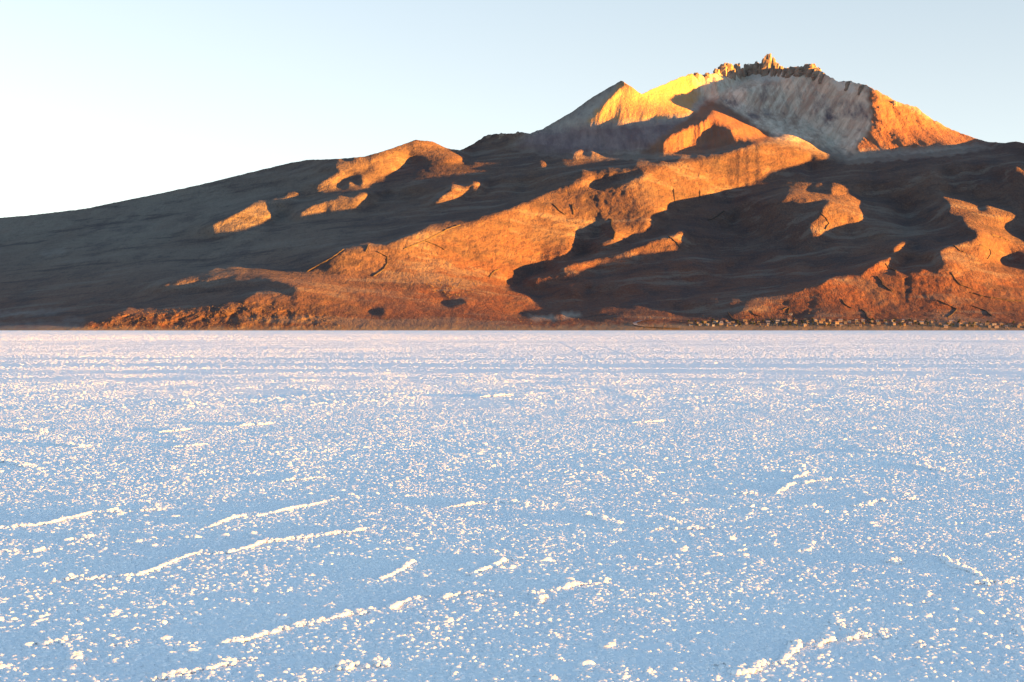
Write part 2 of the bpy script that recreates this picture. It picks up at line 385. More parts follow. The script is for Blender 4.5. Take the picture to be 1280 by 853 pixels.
allp = np.concatenate([P, np.stack(back)], 0)
nr, nc = allp.shape[:2]
me = mesh_from('mountain', allp.reshape(-1, 3), grid_faces(nr, nc), 4)
def add_attr(me, name, val):
    a = me.attributes.new(name, 'FLOAT', 'POINT'); v = np.zeros(len(me.vertices), np.float32); v[:val.size] = val.ravel(); a.data.foreach_set('value', v)
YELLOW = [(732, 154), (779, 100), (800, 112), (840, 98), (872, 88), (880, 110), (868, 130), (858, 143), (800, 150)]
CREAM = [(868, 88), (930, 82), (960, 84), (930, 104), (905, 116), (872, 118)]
SCREE = [(872, 118), (930, 96), (1020, 92), (1085, 108), (1092, 160), (1066, 192), (1010, 182), (960, 172), (920, 140)]
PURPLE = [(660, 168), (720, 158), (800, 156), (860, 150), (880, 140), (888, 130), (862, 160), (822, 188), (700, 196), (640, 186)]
DARKROCK = [[(1012, 138), (1028, 122), (1036, 118), (1030, 130), (1014, 146)], [(1034, 130), (1052, 124), (1080, 130), (1086, 150), (1052, 146), (1034, 162), (1028, 150)], [(952, 128), (958, 96), (964, 92), (960, 112), (954, 132)], [(898, 130), (904, 122), (925, 124), (924, 134), (905, 138)], [(930, 142), (960, 138), (962, 146), (935, 148)]]
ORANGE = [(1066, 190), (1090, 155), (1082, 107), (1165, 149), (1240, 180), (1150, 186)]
WHITE = [[(938, 92), (980, 88), (1000, 94), (985, 100), (955, 102), (940, 98)], [(1036, 100), (1062, 102), (1070, 116), (1050, 112)], [(700, 392), (720, 390), (728, 396), (705, 398)], [(660, 396), (690, 394), (700, 400), (668, 401)]]
BEACH = [(-800, 409.5), (640, 408), (800, 405), (2000, 406.5), (2000, 416), (-800, 416)]
ASHEN = [[(-20, 405), (60, 402), (105, 404), (100, 412), (-20, 412)], [(50, 316), (80, 312), (84, 314), (56, 319)], [(-20, 391), (60, 387), (100, 385), (60, 394), (-20, 396)], [(76, 398), (104, 397), (104, 402), (80, 403)]]
def pol(p, s=5): return soft(Ug, Vg, p, s)
add_attr(me, 'lowland', np.clip((120 - (HZ - Vg)) / 60 + .5 * perlin(Ug / 60, Vg / 25, 130), 0, 1)); add_attr(me, 'crater', cr); add_attr(me, 'gully', gul)
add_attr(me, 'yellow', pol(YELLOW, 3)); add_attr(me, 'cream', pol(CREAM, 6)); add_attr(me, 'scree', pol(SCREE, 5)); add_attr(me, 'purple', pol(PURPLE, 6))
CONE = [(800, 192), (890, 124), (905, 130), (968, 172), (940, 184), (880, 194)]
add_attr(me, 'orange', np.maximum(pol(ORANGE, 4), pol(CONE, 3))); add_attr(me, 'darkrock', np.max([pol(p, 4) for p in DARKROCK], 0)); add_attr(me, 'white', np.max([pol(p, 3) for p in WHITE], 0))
add_attr(me, 'beach', pol(BEACH, 2)); add_attr(me, 'ashen', np.max([pol(p, 3) for p in ASHEN], 0)); add_attr(me, 'rough', np.maximum(ro, rim))
add_attr(me, 'leftflank', np.clip((560 - Ug) / 300, 0, 1) * np.clip((412 - Vg) / 120, 0, 1))

k = NT('mountain_ground')
big = k.noise(.0035, 5, .6, stretch=(1, .5, 1)); mid = k.noise(.018, 6, .65, stretch=(1, .45, 1)); fine = k.noise(.09, 4, .7, stretch=(1, .4, 1))
c = k.mix(k.ramp(big, .38, .62), (0.0937, 0.0502, 0.0403), (0.135, 0.0739, 0.0504))
c = k.mix(k.mul(k.attr('lowland'), k.ramp(big, .25, .55)), c, (.15, .056, .034))
c = k.mix(k.mul(k.attr('leftflank'), k.ramp(big, .1, .5)), c, (0.175, 0.14, 0.112))  # paler olive grass, with distance haze also put into this tone
c = k.mix(k.mul(k.ramp(mid, .52, .72), .65), c, (0.0594, 0.0449, 0.0454))
c = k.mix(k.mul(k.ramp(fine, .5, .75), .45), c, (0.0528, 0.0396, 0.0403))
grass = k.noise(.008, 6, .7, stretch=(1, .35, 1))
c = k.mix(k.mul(k.ramp(grass, .54, .66), .55), c, (0.132, 0.0891, 0.0714))
c = k.mix(k.mul(k.ramp(grass, .44, .34), .5), c, (0.0561, 0.0396, 0.0437))
c = k.mix(k.mul(k.attr('gully'), .45), c, (0.0462, 0.0343, 0.0353))
bands = k.noise(.012, 6, .7, stretch=(.3, 1, 1.6))
c = k.mix(k.mul(k.ramp(bands, .53, .62), .6), c, (.18, .138, .112))
c = k.mix(k.mul(k.ramp(bands, .46, .38), .6), c, (.05, .034, .034))
dots = k.noise(.33, 3, .7, stretch=(1, .5, 1))
c = k.mix(k.mul(k.ramp(dots, .56, .64), .6), c, (0.0429, 0.033, 0.0302))
c = k.mix(k.mul(k.ramp(dots, .44, .36), .35), c, (0.191, 0.122, 0.0882))
c = k.mix(k.mul(k.ramp(mid, .42, .28), .35), c, (0.178, 0.115, 0.0882))
strk = k.noise(.03, 6, .72, stretch=(1, .15, .22)); strk2 = k.noise(.09, 4, .7, stretch=(1, .15, .16))
lean = k.n('ShaderNodeMapping', vector_type='TEXTURE'); lean.inputs['Rotation'].default_value = (0, R(32), 0); lean.inputs['Scale'].default_value = (1, 7, 8); k.l(k.geo(), lean.inputs[0])
slid = k.noise(.05, 6, .72, vec=lean.outputs[0])
cc = k.mix(k.ramp(strk, .35, .65), (.25, .19, .16), (.33, .27, .22))
cc = k.mix(k.attr('purple'), cc, k.mix(k.ramp(strk, .4, .6), (.14, .09, .09), (.23, .155, .14)))  # purple-brown rock, with the cast shadow below the peak put into the tone
cc = k.mix(k.attr('scree'), cc, k.mix(k.ramp(slid, .38, .6), (.35, .24, .18), (.62, .48, .37)))
rust = k.noise(.022, 5, .7, vec=lean.outputs[0])
cc = k.mix(k.mul(k.mul(k.ramp(rust, .52, .62), k.attr('scree')), .6), cc, (.30, .165, .115))
cc = k.mix(k.mul(k.mul(k.ramp(rust, .46, .38), k.attr('scree')), .5), cc, (.46, .39, .31))
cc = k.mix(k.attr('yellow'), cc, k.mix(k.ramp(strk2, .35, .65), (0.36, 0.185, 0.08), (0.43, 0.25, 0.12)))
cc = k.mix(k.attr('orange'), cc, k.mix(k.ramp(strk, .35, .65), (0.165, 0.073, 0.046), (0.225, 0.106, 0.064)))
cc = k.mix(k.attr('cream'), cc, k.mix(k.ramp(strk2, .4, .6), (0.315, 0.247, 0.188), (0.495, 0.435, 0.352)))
cc = k.mix(k.mul(k.attr('white'), k.ramp(strk2, .3, .6)), cc, (.55, .52, .48))
cc = k.mix(k.mul(k.attr('darkrock'), k.ramp(strk, .62, .42)), cc, (.115, .085, .09))
cc = k.mix(k.mul(k.ramp(strk2, .52, .68), .5), cc, (.13, .095, .085))
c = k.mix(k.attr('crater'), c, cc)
c = k.mix(k.mul(k.attr('white'), .45), c, (.45, .37, .3))
c = k.mix(k.attr('beach'), c, k.mix(k.ramp(fine, .3, .7), (0.167, 0.116, 0.0788), (0.214, 0.154, 0.105)))
c = k.mix(k.mul(k.attr('ashen'), .2), c, (.30, .28, .27))
def addn(a, b):
    q = k.n('ShaderNodeMath', operation='ADD'); k.l(a, q.inputs[0]); k.l(b, q.inputs[1]); return q.outputs[0]
k.bump(addn(addn(k.mul(mid, 9.0), k.mul(fine, 4.5)), addn(k.mul(dots, 1.6), k.mul(k.noise(1.1, 3, .7), .35))), .8, 1.0)
MOUNT = k.done(c)
mountain = link('mountain', me, MOUNT, kind='structure')

# ------------------------------------------------------------------ the salt flat
def salt_h(x, y, sp):
    """crust height; octaves finer than the local sheet spacing are left to the loose lumps"""
    h = 0
    for i, (lam, am) in enumerate(((1.1, .005), (.30, .006), (.13, .010), (.065, .008), (.034, .004))):
        n = perlin(x / lam, y / lam, 70 + i)
        f = np.clip(1.6 - sp / lam * 1.2, 0, 1)
        h = h + am * f * ((1 - 2.2 * np.abs(n)) * .6 if i in (2, 3) else n)
    return h
pix = np.concatenate([np.arange(680, 60, -1.25), np.arange(60, 6, -.9), [5, 4, 3, 2, 1.3]])
dist = CAMH * F / pix
az = np.linspace(-.335, .335, 1040)
side = np.linspace(0, 1, 90)[1:] ** 1.5
core = dist[:, None] * np.tan(az)[None, :]
wing = dist[:, None] * .12 + 14.0
sx = np.concatenate([core[:, :1] - wing * side[None, ::-1], core, core[:, -1:] + wing * side[None, :]], 1)
sy = np.repeat(dist[:, None], sx.shape[1], 1); Dg = sy
hz = salt_h(sx, sy, Dg * Dg / (F * CAMH))
fl = np.stack([sx, sy, hz], -1)
me = mesh_from('salt_flat', fl.reshape(-1, 3), grid_faces(*sx.shape), 4)
k = NT('salt_crust')
g1 = k.noise(28, 5, .6); g2 = k.noise(.6, 3, .5)
k.b.inputs['Roughness'].default_value = .7
k.bump(g1, .3, .02)
SALT = k.done(k.mix(k.ramp(g2, .3, .7), (.86, .86, .875), (.90, .90, .90)))
salt = link('salt_flat', me, SALT, kind='structure')
bigs = 90000.0
me = mesh_from('salt_plain', np.array([(-bigs, -bigs, -.06), (bigs, -bigs, -.06), (bigs, bigs, -.06), (-bigs, bigs, -.06)]), np.arange(4), 4)
link('salt_plain', me, SALT, kind='structure')

# unseen far range, added and shaped to cut the low sun on the salt
an = np.linspace(SUN_AZ - R(75), SUN_AZ + R(70), 260); RD = 30000.0
hgt_ = RD * math.tan(SUN_EL + R(RIDGE_UP)) * (1 + .012 * perlin(an * 40, an * 0, 140))
hgt_ = hgt_ * np.clip(np.minimum(an - an[0], an[-1] - an) / R(30), 0, 1) ** .5 + 20 * perlin(an * 25, an * 0 + 3, 141) * (np.abs(an - SUN_AZ) > R(9))
V = []
for dr, hf in ((-2600, -.02), (-1300, .45), (0, 1.0), (1500, .55), (4000, -.02)):
    V.append(np.stack([(RD + dr) * np.sin(an), -(RD + dr) * np.cos(an), hgt_ * hf + (60 * perlin(an * 90, an * 0 + dr, 142) if 0 < hf < 1 else 0)], -1))
kx = NT('sun_block_soil'); nx = kx.noise(.0008, 5, .6)
link('sun_block_range', mesh_from('sun_block_range', np.concatenate(V), grid_faces(5, 260), 4), kx.done(kx.mix(nx, (.10, .07, .055), (.17, .12, .09))), kind='structure')

# loose salt lumps: far too many to count
def lump_tree(name, sub, mat):
    t = bpy.data.node_groups.new(name, 'GeometryNodeTree')
    t.interface.new_socket('Geometry', in_out='INPUT', socket_type='NodeSocketGeometry'); t.interface.new_socket('Geometry', in_out='OUTPUT', socket_type='NodeSocketGeometry')
    N = t.nodes.new; L = t.links.new
    gi = N('NodeGroupInput'); go = N('NodeGroupOutput')
    jn = N('GeometryNodeGeometryToInstance')
    for q in range(5):
        ico = N('GeometryNodeMeshIcoSphere'); ico.inputs['Radius'].default_value = 1; ico.inputs['Subdivisions'].default_value = sub
        pos = N('GeometryNodeInputPosition'); off = N('ShaderNodeVectorMath'); off.operation = 'ADD'; off.inputs[1].default_value = (q * 9.1, q * 3.7, 0)
        no = N('ShaderNodeTexNoise'); no.inputs['Scale'].default_value = 1.7; no.inputs['Detail'].default_value = 3; no.inputs['Roughness'].default_value = .7
        L(pos.outputs[0], off.inputs[0]); L(off.outputs[0], no.inputs['Vector'])
        mr = N('ShaderNodeMapRange'); mr.inputs[1].default_value = .3; mr.inputs[2].default_value = .7; mr.inputs[3].default_value = .62; mr.inputs[4].default_value = 1.2
        L(no.outputs['Fac'], mr.inputs[0])
        sc = N('ShaderNodeVectorMath'); sc.operation = 'SCALE'; L(pos.outputs[0], sc.inputs[0]); L(mr.outputs[0], sc.inputs['Scale'])
        sp = N('GeometryNodeSetPosition'); L(ico.outputs[0], sp.inputs[0]); L(sc.outputs[0], sp.inputs['Position'])
        sm = N('GeometryNodeSetShadeSmooth'); sm.inputs['Shade Smooth'].default_value = True; L(sp.outputs[0], sm.inputs[0])
        ma = N('GeometryNodeSetMaterial'); ma.inputs['Material'].default_value = mat; L(sm.outputs[0], ma.inputs[0])
        L(ma.outputs[0], jn.inputs[0])
    ip = N('GeometryNodeInstanceOnPoints'); ip.inputs['Pick Instance'].default_value = True
    L(gi.outputs[0], ip.inputs['Points']); L(jn.outputs[0], ip.inputs['Instance'])
    a1 = N('GeometryNodeInputNamedAttribute'); a1.data_type = 'FLOAT_VECTOR'; a1.inputs[0].default_value = 'size'; L(a1.outputs[0], ip.inputs['Scale'])
    a2 = N('GeometryNodeInputNamedAttribute'); a2.data_type = 'FLOAT_VECTOR'; a2.inputs[0].default_value = 'turn'; L(a2.outputs[0], ip.inputs['Rotation'])
    L(ip.outputs[0], go.inputs[0])
    return t
TRACKS = []      # (points, half width): wheel tracks where the crust is crushed flat
def ground_px(px, py):
    d = CAMH * F / (py - HZ); return ((px - 640) / F * d, d)
for pts, hw in (([(-60, 466), (300, 464), (640, 463), (900, 465), (1340, 469)], 3.2), ([(-60, 457), (400, 456), (800, 457), (1340, 458)], 3.4), ([(-60, 448.5), (400, 449), (800, 449.5), (1340, 449)], 2.4), ([(698, 427), (722, 440), (745, 452), (770, 470)], .13), ([(742, 431), (790, 446), (835, 458)], .13), ([(-60, 474), (500, 473), (1340, 476)], 1.2)):
    TRACKS.append((np.array([ground_px(*p) for p in pts]), hw))
def on_track(x, y):
    m = np.zeros(x.shape, bool)
    for p, hw in TRACKS:
        for i in range(len(p) - 1):
            a, b = p[i], p[i + 1]; ab = b - a; t = np.clip(((x - a[0]) * ab[0] + (y - a[1]) * ab[1]) / (ab @ ab), 0, 1)
            m |= np.hypot(x - a[0] - t * ab[0], y - a[1] - t * ab[1]) < hw * (1 + .5 * perlin(x / 6, y / 9, 90))
    return m
def lumps(name, n, d0, d1, r0, r1, flat, sub, clump, power=2.0, skew=2.5, con=1.0, base=.5):
    u = rng.random(n)
    d = (d0 ** power + u * (d1 ** power - d0 ** power)) ** (1 / power) if power else d0 * (d1 / d0) ** u
    x = rng.uniform(-1, 1, n) * (d * (.345 if d1 < 100 else .42) + 2.6); y = d
    dens = base + con * (1.1 * perlin(x / clump, y / (clump * 1.3), 80) + .7 * perlin(x / (clump * 3.3), y / (clump * 4), 81) + .6 * perlin(x / (clump * .3), y / (clump * .3), 82))
    if clump: keep = rng.random(n) < np.clip(dens, .06, 1)
    keep &= ~on_track(x, y) | (rng.random(n) < .12)
    x, y, dens = x[keep], y[keep], dens[keep]; n = len(x)
    r = (r0 + (r1 - r0) * rng.random(n) ** skew) * np.clip(.55 + dens * .7, .5, 1.25)
    z = salt_h(x, y, y * y / (F * CAMH))
    size = np.stack([r * rng.uniform(.8, 1.5, n), r * rng.uniform(.8, 1.4, n), r * flat * rng.uniform(.7, 1.2, n)], -1)
    me = bpy.data.meshes.new(name); me.vertices.add(n); me.vertices.foreach_set('co', np.stack([x, y, z - size[:, 2] * .15], -1).astype(np.float32).ravel())
    at = me.attributes.new('size', 'FLOAT_VECTOR', 'POINT'); at.data.foreach_set('vector', size.astype(np.float32).ravel())
    tn = np.stack([rng.uniform(-.25, .25, n), rng.uniform(-.25, .25, n), rng.uniform(0, 6.28, n)], -1)
    at = me.attributes.new('turn', 'FLOAT_VECTOR', 'POINT'); at.data.foreach_set('vector', tn.astype(np.float32).ravel())
    me.materials.append(SALT)
    o = link(name, me, None, kind='stuff', label='loose knobbly white salt lumps scattered over the salt flat', category='salt crust')
    md = o.modifiers.new('lumps', 'NODES'); md.node_group = lump_tree(name, sub, SALT)
    print(name, n)
lumps('salt_lumps', 290000, 5, 17, .007, .018, .8, 2, .9, 1.6, 1.6, .4, .8)
lumps('salt_lumps', 215000, 16.5, 33, .011, .025, .75, 2, 1.6, 1.6, 1.6, .5, .75)
lumps('salt_lumps', 205000, 32, 68, .014, .034, .7, 1, 2.4, 1.5, 1.8, .8, .55)
lumps('salt_lumps', 19000, 5, 33, .016, .040, .75, 3, 1.0, 1.4, 3.5, 1.7, .25)
lumps('salt_lumps', 28000, 32, 68, .03, .06, .65, 2, 2.4, 1.4, 2, 1.7, .22)
lumps('salt_lumps', 205000, 66, 260, .02, .06, .6, 1, 8, .8, 1.8, .45, .65)
lumps('salt_lumps', 210000, 255, 2590, .04, .14, .5, 1, 30, 0, 1.8, .3, .75)

# the long pressure ridges of the crust, each a chain of fused knobs
def ico(sub=1):
    import bmesh
    bm = bmesh.new(); bmesh.ops.create_icosphere(bm, subdivisions=sub, radius=1)
    bm.verts.ensure_lookup_table()
    v = np.array([q.co[:] for q in bm.verts]); f = np.array([[w.index for w in q.verts] for q in bm.faces]); bm.free(); return v, f
ICO1, ICO2 = ico(1), ico(2)
def blob(sizes, centres, turns, base, wob, seed):
    """many knobbly stones in one mesh"""
    v, f = base; n = len(centres); r = np.random.default_rng(seed)
    V = np.repeat(v[None], n, 0) * (1 + wob * r.uniform(-1, 1, (n, len(v), 1)))
    V = V * sizes[:, None, :]
    c, s_ = np.cos(turns)[:, None], np.sin(turns)[:, None]
    x = V[..., 0] * c - V[..., 1] * s_; y = V[..., 0] * s_ + V[..., 1] * c
    V = np.stack([x, y, V[..., 2]], -1) + centres[:, None, :]
    Fc = f[None] + (np.arange(n) * len(v))[:, None, None]
    return V.reshape(-1, 3), Fc.reshape(-1)
RIDGES = [
 [(-30,664),(30,659),(68,655),(89,649),(119,642),(163,640),(208,639)], [(-30,694),(48,689),(68,689)],
 [(59,728),(101,726),(142,723),(178,720),(202,711),(232,698),(246,694),(297,692),(327,680),(374,674),(430,667),(462,663)],
 [(264,661),(285,650),(312,646),(327,646),(390,632),(410,629)], [(80,680),(101,673),(119,676)],
 [(190,851),(226,845),(255,839),(285,832),(321,829)], [(270,805),(303,803),(321,799),(356,789),(380,783),(420,774),(444,770),(466,770)],
 [(143,808),(172,809)], [(33,805),(68,806),(104,805)], [(492,763),(515,752),(540,750)], [(548,752),(575,747),(600,745),(644,744)], [(680,741),(713,735),(766,731)],
 [(653,740),(671,746),(679,757)], [(560,636),(600,631),(630,628),(665,633)], [(728,644),(754,650),(778,659)], [(760,665),(784,667)], [(814,664),(846,661),(897,662)],
 [(909,618),(950,618)], [(970,618),(990,606),(1015,603),(1040,600)], [(1060,634),(1078,633),(1106,626)], [(1118,626),(1150,625)],
 [(870,834),(897,837),(920,839),(938,842),(950,835),(975,830),(990,820),(996,808),(985,802)], [(1010,808),(1030,800),(1045,804)], [(1055,801),(1080,797),(1104,795),(1126,797)], [(1036,777),(1060,789)],
 [(1170,697),(1190,708),(1215,716),(1230,722)], [(1208,730),(1240,731),(1272,732)], [(1103,704),(1120,705),(1137,702)], [(993,692),(1012,687)], [(1138,807),(1160,812)], [(1258,794),(1300,792)],
 [(470,727),(490,724),(502,712),(518,706)], [(410,838),(430,834),(445,838)], [(460,829),(482,838)], [(590,718),(612,712),(630,703),(655,700)], [(575,722),(590,720)],
 [(215,560),(260,556)], [(200,541),(240,537)], [(300,533),(340,530)], [(790,529),(830,527)], [(600,497),(640,494)], [(1010,592),(990,600)], [(1075,564),(1090,566),(1145,570)], [(1140,582),(1180,590)], [(0,577),(40,585)], [(20,537),(60,542)], [(70,555),(110,560)], [(350,602),(405,598)], [(760,588),(800,590)], [(820,652),(850,650)]]
for ri, pl in enumerate(RIDGES):
    w = np.array([ground_px(*p) for p in pl]); dd_ = w[:, 1].mean()
    seg = np.hypot(*np.diff(w, axis=0).T); cum = np.concatenate([[0], np.cumsum(seg)]); step = .017 * max(1, dd_ / 16)
    t = np.arange(0, cum[-1], step); n = len(t)
    if n < 3: continue
    n3 = n * 3; t = np.repeat(t, 3) + rng.uniform(-2 * step, 2 * step, n3)
    cx = np.interp(t, cum, w[:, 0]); cy = np.interp(t, cum, w[:, 1])
    strength = np.clip(.85 + .9 * perlin(t / (9 * step), t * 0 + ri, 95) + .5 * perlin(t / (3 * step), t * 0 + ri, 96), .32, 1.3) * np.clip(np.minimum(t, cum[-1] - t) / (6 * step) + .35, 0, 1)
    lat = rng.normal(0, .032 * max(1, dd_ / 16), n3)
    cx = cx + lat * .35 + .05 * perlin(t / .35, t * 0 + ri, 97); cy = cy + lat * 1.6 + .12 * perlin(t / .3, t * 0 + ri + 9, 97)
    r = rng.uniform(.007, .020, n3) * strength * max(1, (dd_ / 16) ** .7)
    keep = r > .006
    cx, cy, r = cx[keep], cy[keep], r[keep]; n3 = len(r)
    cz = salt_h(cx, cy, cy * cy / (F * CAMH)) + r * .3 + .006 * max(1, dd_ / 16)
    sz = np.stack([r * 1.2, r * 1.2, r * .8], -1)
    v, f = blob(sz, np.stack([cx, cy, cz], -1), rng.uniform(0, 6.28, n3), ICO2, .24, ri)
    link('salt_ridge', mesh_from('salt_ridge', v, f, 3), SALT, salt)

# ------------------------------------------------------------------ rock towers along the summit rim
def simple(name, a, b, scale, bumpd=None):
    k = NT(name); n1 = k.noise(scale, 5, .65)
    if bumpd: k.bump(n1, .6, bumpd)
    return k.done(k.mix(k.ramp(n1, .3, .7), a, b))
TOWER = simple('tower_rock', (0.128, 0.0864, 0.07), (0.282, 0.211, 0.161), .05, 3.0)
def rock_tower(cu, vb, vt, hw, seed):
    r = np.random.default_rng(seed)
    p = surf(np.array([cu]), np.array([max(vb, np.interp(cu, uc, skv) + 1.5)]))[0]; px = p[1] / F
    h = (vb - vt) * px + 12; w = hw * px * (1.55 if seed % 3 else 1.2); nl, ns = 9, 11
    lv = np.linspace(0, 1, nl); an = np.linspace(0, 2 * math.pi, ns, endpoint=False)
    ca = 1 + r.uniform(-.28, .28, ns); V = []
    for i, t in enumerate(lv):
        taper = (1.3 - .42 * t) * (1 if t < .85 else 1 - (t - .85) * 2.2)
        rr = w * taper * ca * (1 + r.uniform(-.16, .16, ns)) 
        zz = t * h * (1 + (r.uniform(-.16, .10, ns) if i > nl - 4 else r.uniform(-.03, .03, ns)))
        V.append(np.stack([p[0] + rr * np.cos(an) + t * w * .15, p[1] + 8 + rr * np.sin(an) * .9, p[2] - 12 + zz], -1))
    V = np.concatenate(V + [np.array([[p[0] + w * .1, p[1] + 8, p[2] - 12 + h * r.uniform(.96, 1.04)]])])
    Fc = []
    for i in range(nl - 1):
        for j in range(ns):
            a, b = i * ns + j, i * ns + (j + 1) % ns
            Fc += [a, b, b + ns, a, b + ns, a + ns]
    for j in range(ns): Fc += [(nl - 1) * ns + j, (nl - 1) * ns + (j + 1) % ns, nl * ns]
    link('rock_tower', mesh_from('rock_tower', V, np.array(Fc), 3, False), TOWER, mountain)
for i, (cu, vb, vt, hw) in enumerate(((896, 93, 86, 3), (904, 95, 79.5, 3.6), (910, 95, 78.5, 4), (917, 96, 85, 2.5), (921.5, 95, 79.5, 3), (927, 94, 86, 3), (934, 92, 80, 3), (940, 92, 80.5, 3.4), (946, 92, 77.5, 3), (951, 92, 79, 2.4), (956, 92, 73, 3), (960.5, 92, 68.5, 3.6), (967, 93, 72, 2.8), (971, 93, 78, 2), (976, 92, 83, 2.5), (983, 92, 85, 3.5), (991, 92, 83.5, 4), (999, 92, 83, 4.5), (1009, 91, 80, 4), (1015, 92, 80, 4), (1021, 95, 85, 3.5), (1029, 99, 91, 3), (1061, 107, 101, 3), (1078, 113, 105.5, 2.5), (1118, 132, 126, 3), (870, 97, 90.5, 2.4), (884, 98, 91, 2.2), (611, 173, 168.3, 3), (628, 171, 166.5, 3), (648, 169, 165, 3))):
    rock_tower(cu, vb, vt, hw, 300 + i)

# ------------------------------------------------------------------ boulders
def scatter(poly, n, r0, r1, seed, name, mat, label):
    r = np.random.default_rng(seed)
    xs = [p[0] for p in poly]; ys = [p[1] for p in poly]
    u = r.uniform(min(xs), max(xs), n * 3); v = r.uniform(min(ys), max(ys), n * 3)
    k_ = inpoly(u, v, poly); u, v = u[k_][:n], v[k_][:n]; n = len(u)
    p = surf(u, v); sz = r0 + (r1 - r0) * r.random(n) ** 3
    s3 = sz[:, None] * r.uniform(.65, 1.3, (n, 3)); p = p + np.array([0, -1, 1])[None] * (sz * .15)[:, None]
    V, Fc = blob(s3, p, r.uniform(0, 6.28, n), ICO1, .3, seed)
    link(name, mesh_from(name, V, Fc, 3, False), mat, None, kind='stuff', label=label, category='boulders')
BOULD = simple('boulder_rock', (0.096, 0.0608, 0.0434), (0.192, 0.122, 0.0805), .12)
scatter([(112, 405), (135, 398), (160, 387), (240, 385), (300, 379), (360, 382), (420, 392), (430, 411), (112, 411)], 3600, .2, 1.25, 1, 'boulder_field', BOULD, 'orange boulders crowding the rocky point at the edge of the salt')
scatter(RUBBLE, 260, .4, 1.8, 2, 'boulder_slope', BOULD, 'loose boulders on the rounded orange spur')
scatter([(420, 398), (700, 396), (860, 392), (1290, 388), (1290, 408), (420, 410)], 380, .5, 1.6, 3, 'scattered_stones', BOULD, 'small scattered stones along the lower hill foot')

# ------------------------------------------------------------------ dry stone walls that cross the slopes
WALLM = simple('wall_stone', (.04, .03, .026), (.085, .06, .048), .6)
WALLS = [
 ('dark stone wall zigzagging down the red slope right of the village lane', [(1172,376),(1185,382),(1196,387),(1190,394),(1185,397)]),
 ('dark stone wall bending round the upper red field', [(1096,346),(1102,352),(1104,357),(1115,365)]),
 ('long curved stone wall descending from the lit spur', [(1189,341),(1194,350),(1201,357),(1215,362)]),
 ('long low stone wall running level across the red slope', [(1212,366),(1230,371),(1260,376),(1285,377)]),
 ('short stone wall above the village between two red fields', [(1052,375),(1056,381),(1064,386)]),
 ('stone wall stepping down to the village roofs', [(1077,387),(1082,392),(1084,397),(1090,401)]),
 ('hooked stone wall on the lit right-hand spur', [(1225,307),(1237,312),(1239,317),(1235,324)]),
 ('short curved stone wall beside the small lit field in shadow', [(1107,330),(1111,336),(1120,339)]),
 ('sinuous stone wall down the isolated bright orange slope', [(1026,267),(1034,275),(1036,280),(1032,287)]),
 ('hooked stone wall at the hill foot behind the village edge', [(978,388),(987,385),(985,392)]),
 ('short stone wall at the shadow edge of the lit spur', [(1192,307),(1200,314),(1206,316)]),
 ('slanting stone wall high on the lit right-hand spur', [(1240,294),(1250,297),(1262,302)]),
 ('curved stone wall round the dome of the round orange hill', [(471,315),(484,322),(484,330),(480,337),(467,346)]),
 ('tiny stone wall on top of the round orange hill', [(457,315),(461,306)]),
 ('straight stone wall climbing the left edge of the round orange hill', [(384,340),(415,323),(430,312)]),
 ('long stone wall climbing behind the round orange hill', [(505,312),(532,301),(560,287),(575,282)]),
 ('short stone wall branching across the broad orange slope', [(532,302),(545,307),(556,313)]),
 ('short stone wall at the mouth of the dark gully', [(612,347),(616,341),(624,337)]),
 ('upright stone wall in the middle of the broad orange slope', [(715,256),(717,269)]),
 ('slanting stone wall on the upper broad orange slope', [(691,255),(699,264),(706,269)]),
 ('stone wall running straight up to the shadow edge', [(842,237),(844,255)]),
 ('short upright stone wall below the long lit crest', [(875,239),(875,247)]),
 ('bent stone wall beside the dark hollow', [(764,274),(765,285),(769,291),(767,300)]),
 ('stone wall closing the end of the lit tongue', [(836,296),(847,305),(850,311)]),
 ('winding stone wall in the shaded valley', [(905,264),(895,272),(885,276)]),
 ('low stone wall at the foot of the shaded valley', [(939,389),(942,394),(950,396)]),
 ('stone wall dividing the red fields above the village end', [(1215,383),(1232,389),(1240,396)]),
 ('stone wall running down to the first village houses', [(910,392),(917,400),(922,402)])]
for wi, (lab, pl) in enumerate(WALLS):
    w = np.array(pl, float); seg = np.hypot(*np.diff(w, axis=0).T); cum = np.concatenate([[0], np.cumsum(seg)])
    t = np.linspace(0, cum[-1], int(cum[-1] / .9) + 2)
    u = np.interp(t, cum, w[:, 0]) + .8 * perlin(t / 5, t * 0 + wi, 98); v = np.interp(t, cum, w[:, 1]) + .5 * perlin(t / 4, t * 0 + wi, 99)
    p = surf(u, v); px = p[:, 1] / F; g = np.gradient(p, axis=0); g = g / np.maximum(np.hypot(g[:, 0], g[:, 1]), 1e-3)[:, None]
    nrm = np.stack([-g[:, 1], g[:, 0], 0 * px], -1); hh = (1.15 + .6 * perlin(t / 2, t * 0 + wi, 101)) * px; wd = .45 * px
    ring = [p - nrm * wd[:, None] * 1.3 - [0, 0, 3], p - nrm * wd[:, None] + np.stack([0 * hh, 0 * hh, hh], -1), p + nrm * wd[:, None] + np.stack([0 * hh, 0 * hh, hh * .95], -1), p + nrm * wd[:, None] * 1.3 - [0, 0, 3]]
    V = np.stack(ring, 1); n = len(t); Fc = []
    for i in range(n - 1):
        for j in range(3):
            a = i * 4 + j; Fc += [a, a + 1, a + 5, a + 4]
    Fc += [0, 3, 2, 1, n * 4 - 4, n * 4 - 3, n * 4 - 2, n * 4 - 1]
    link('stone_wall', mesh_from('stone_wall', V.reshape(-1, 3), np.array(Fc), 4, False), WALLM, None, label=lab, category='stone wall', group='stone walls on the hillside')

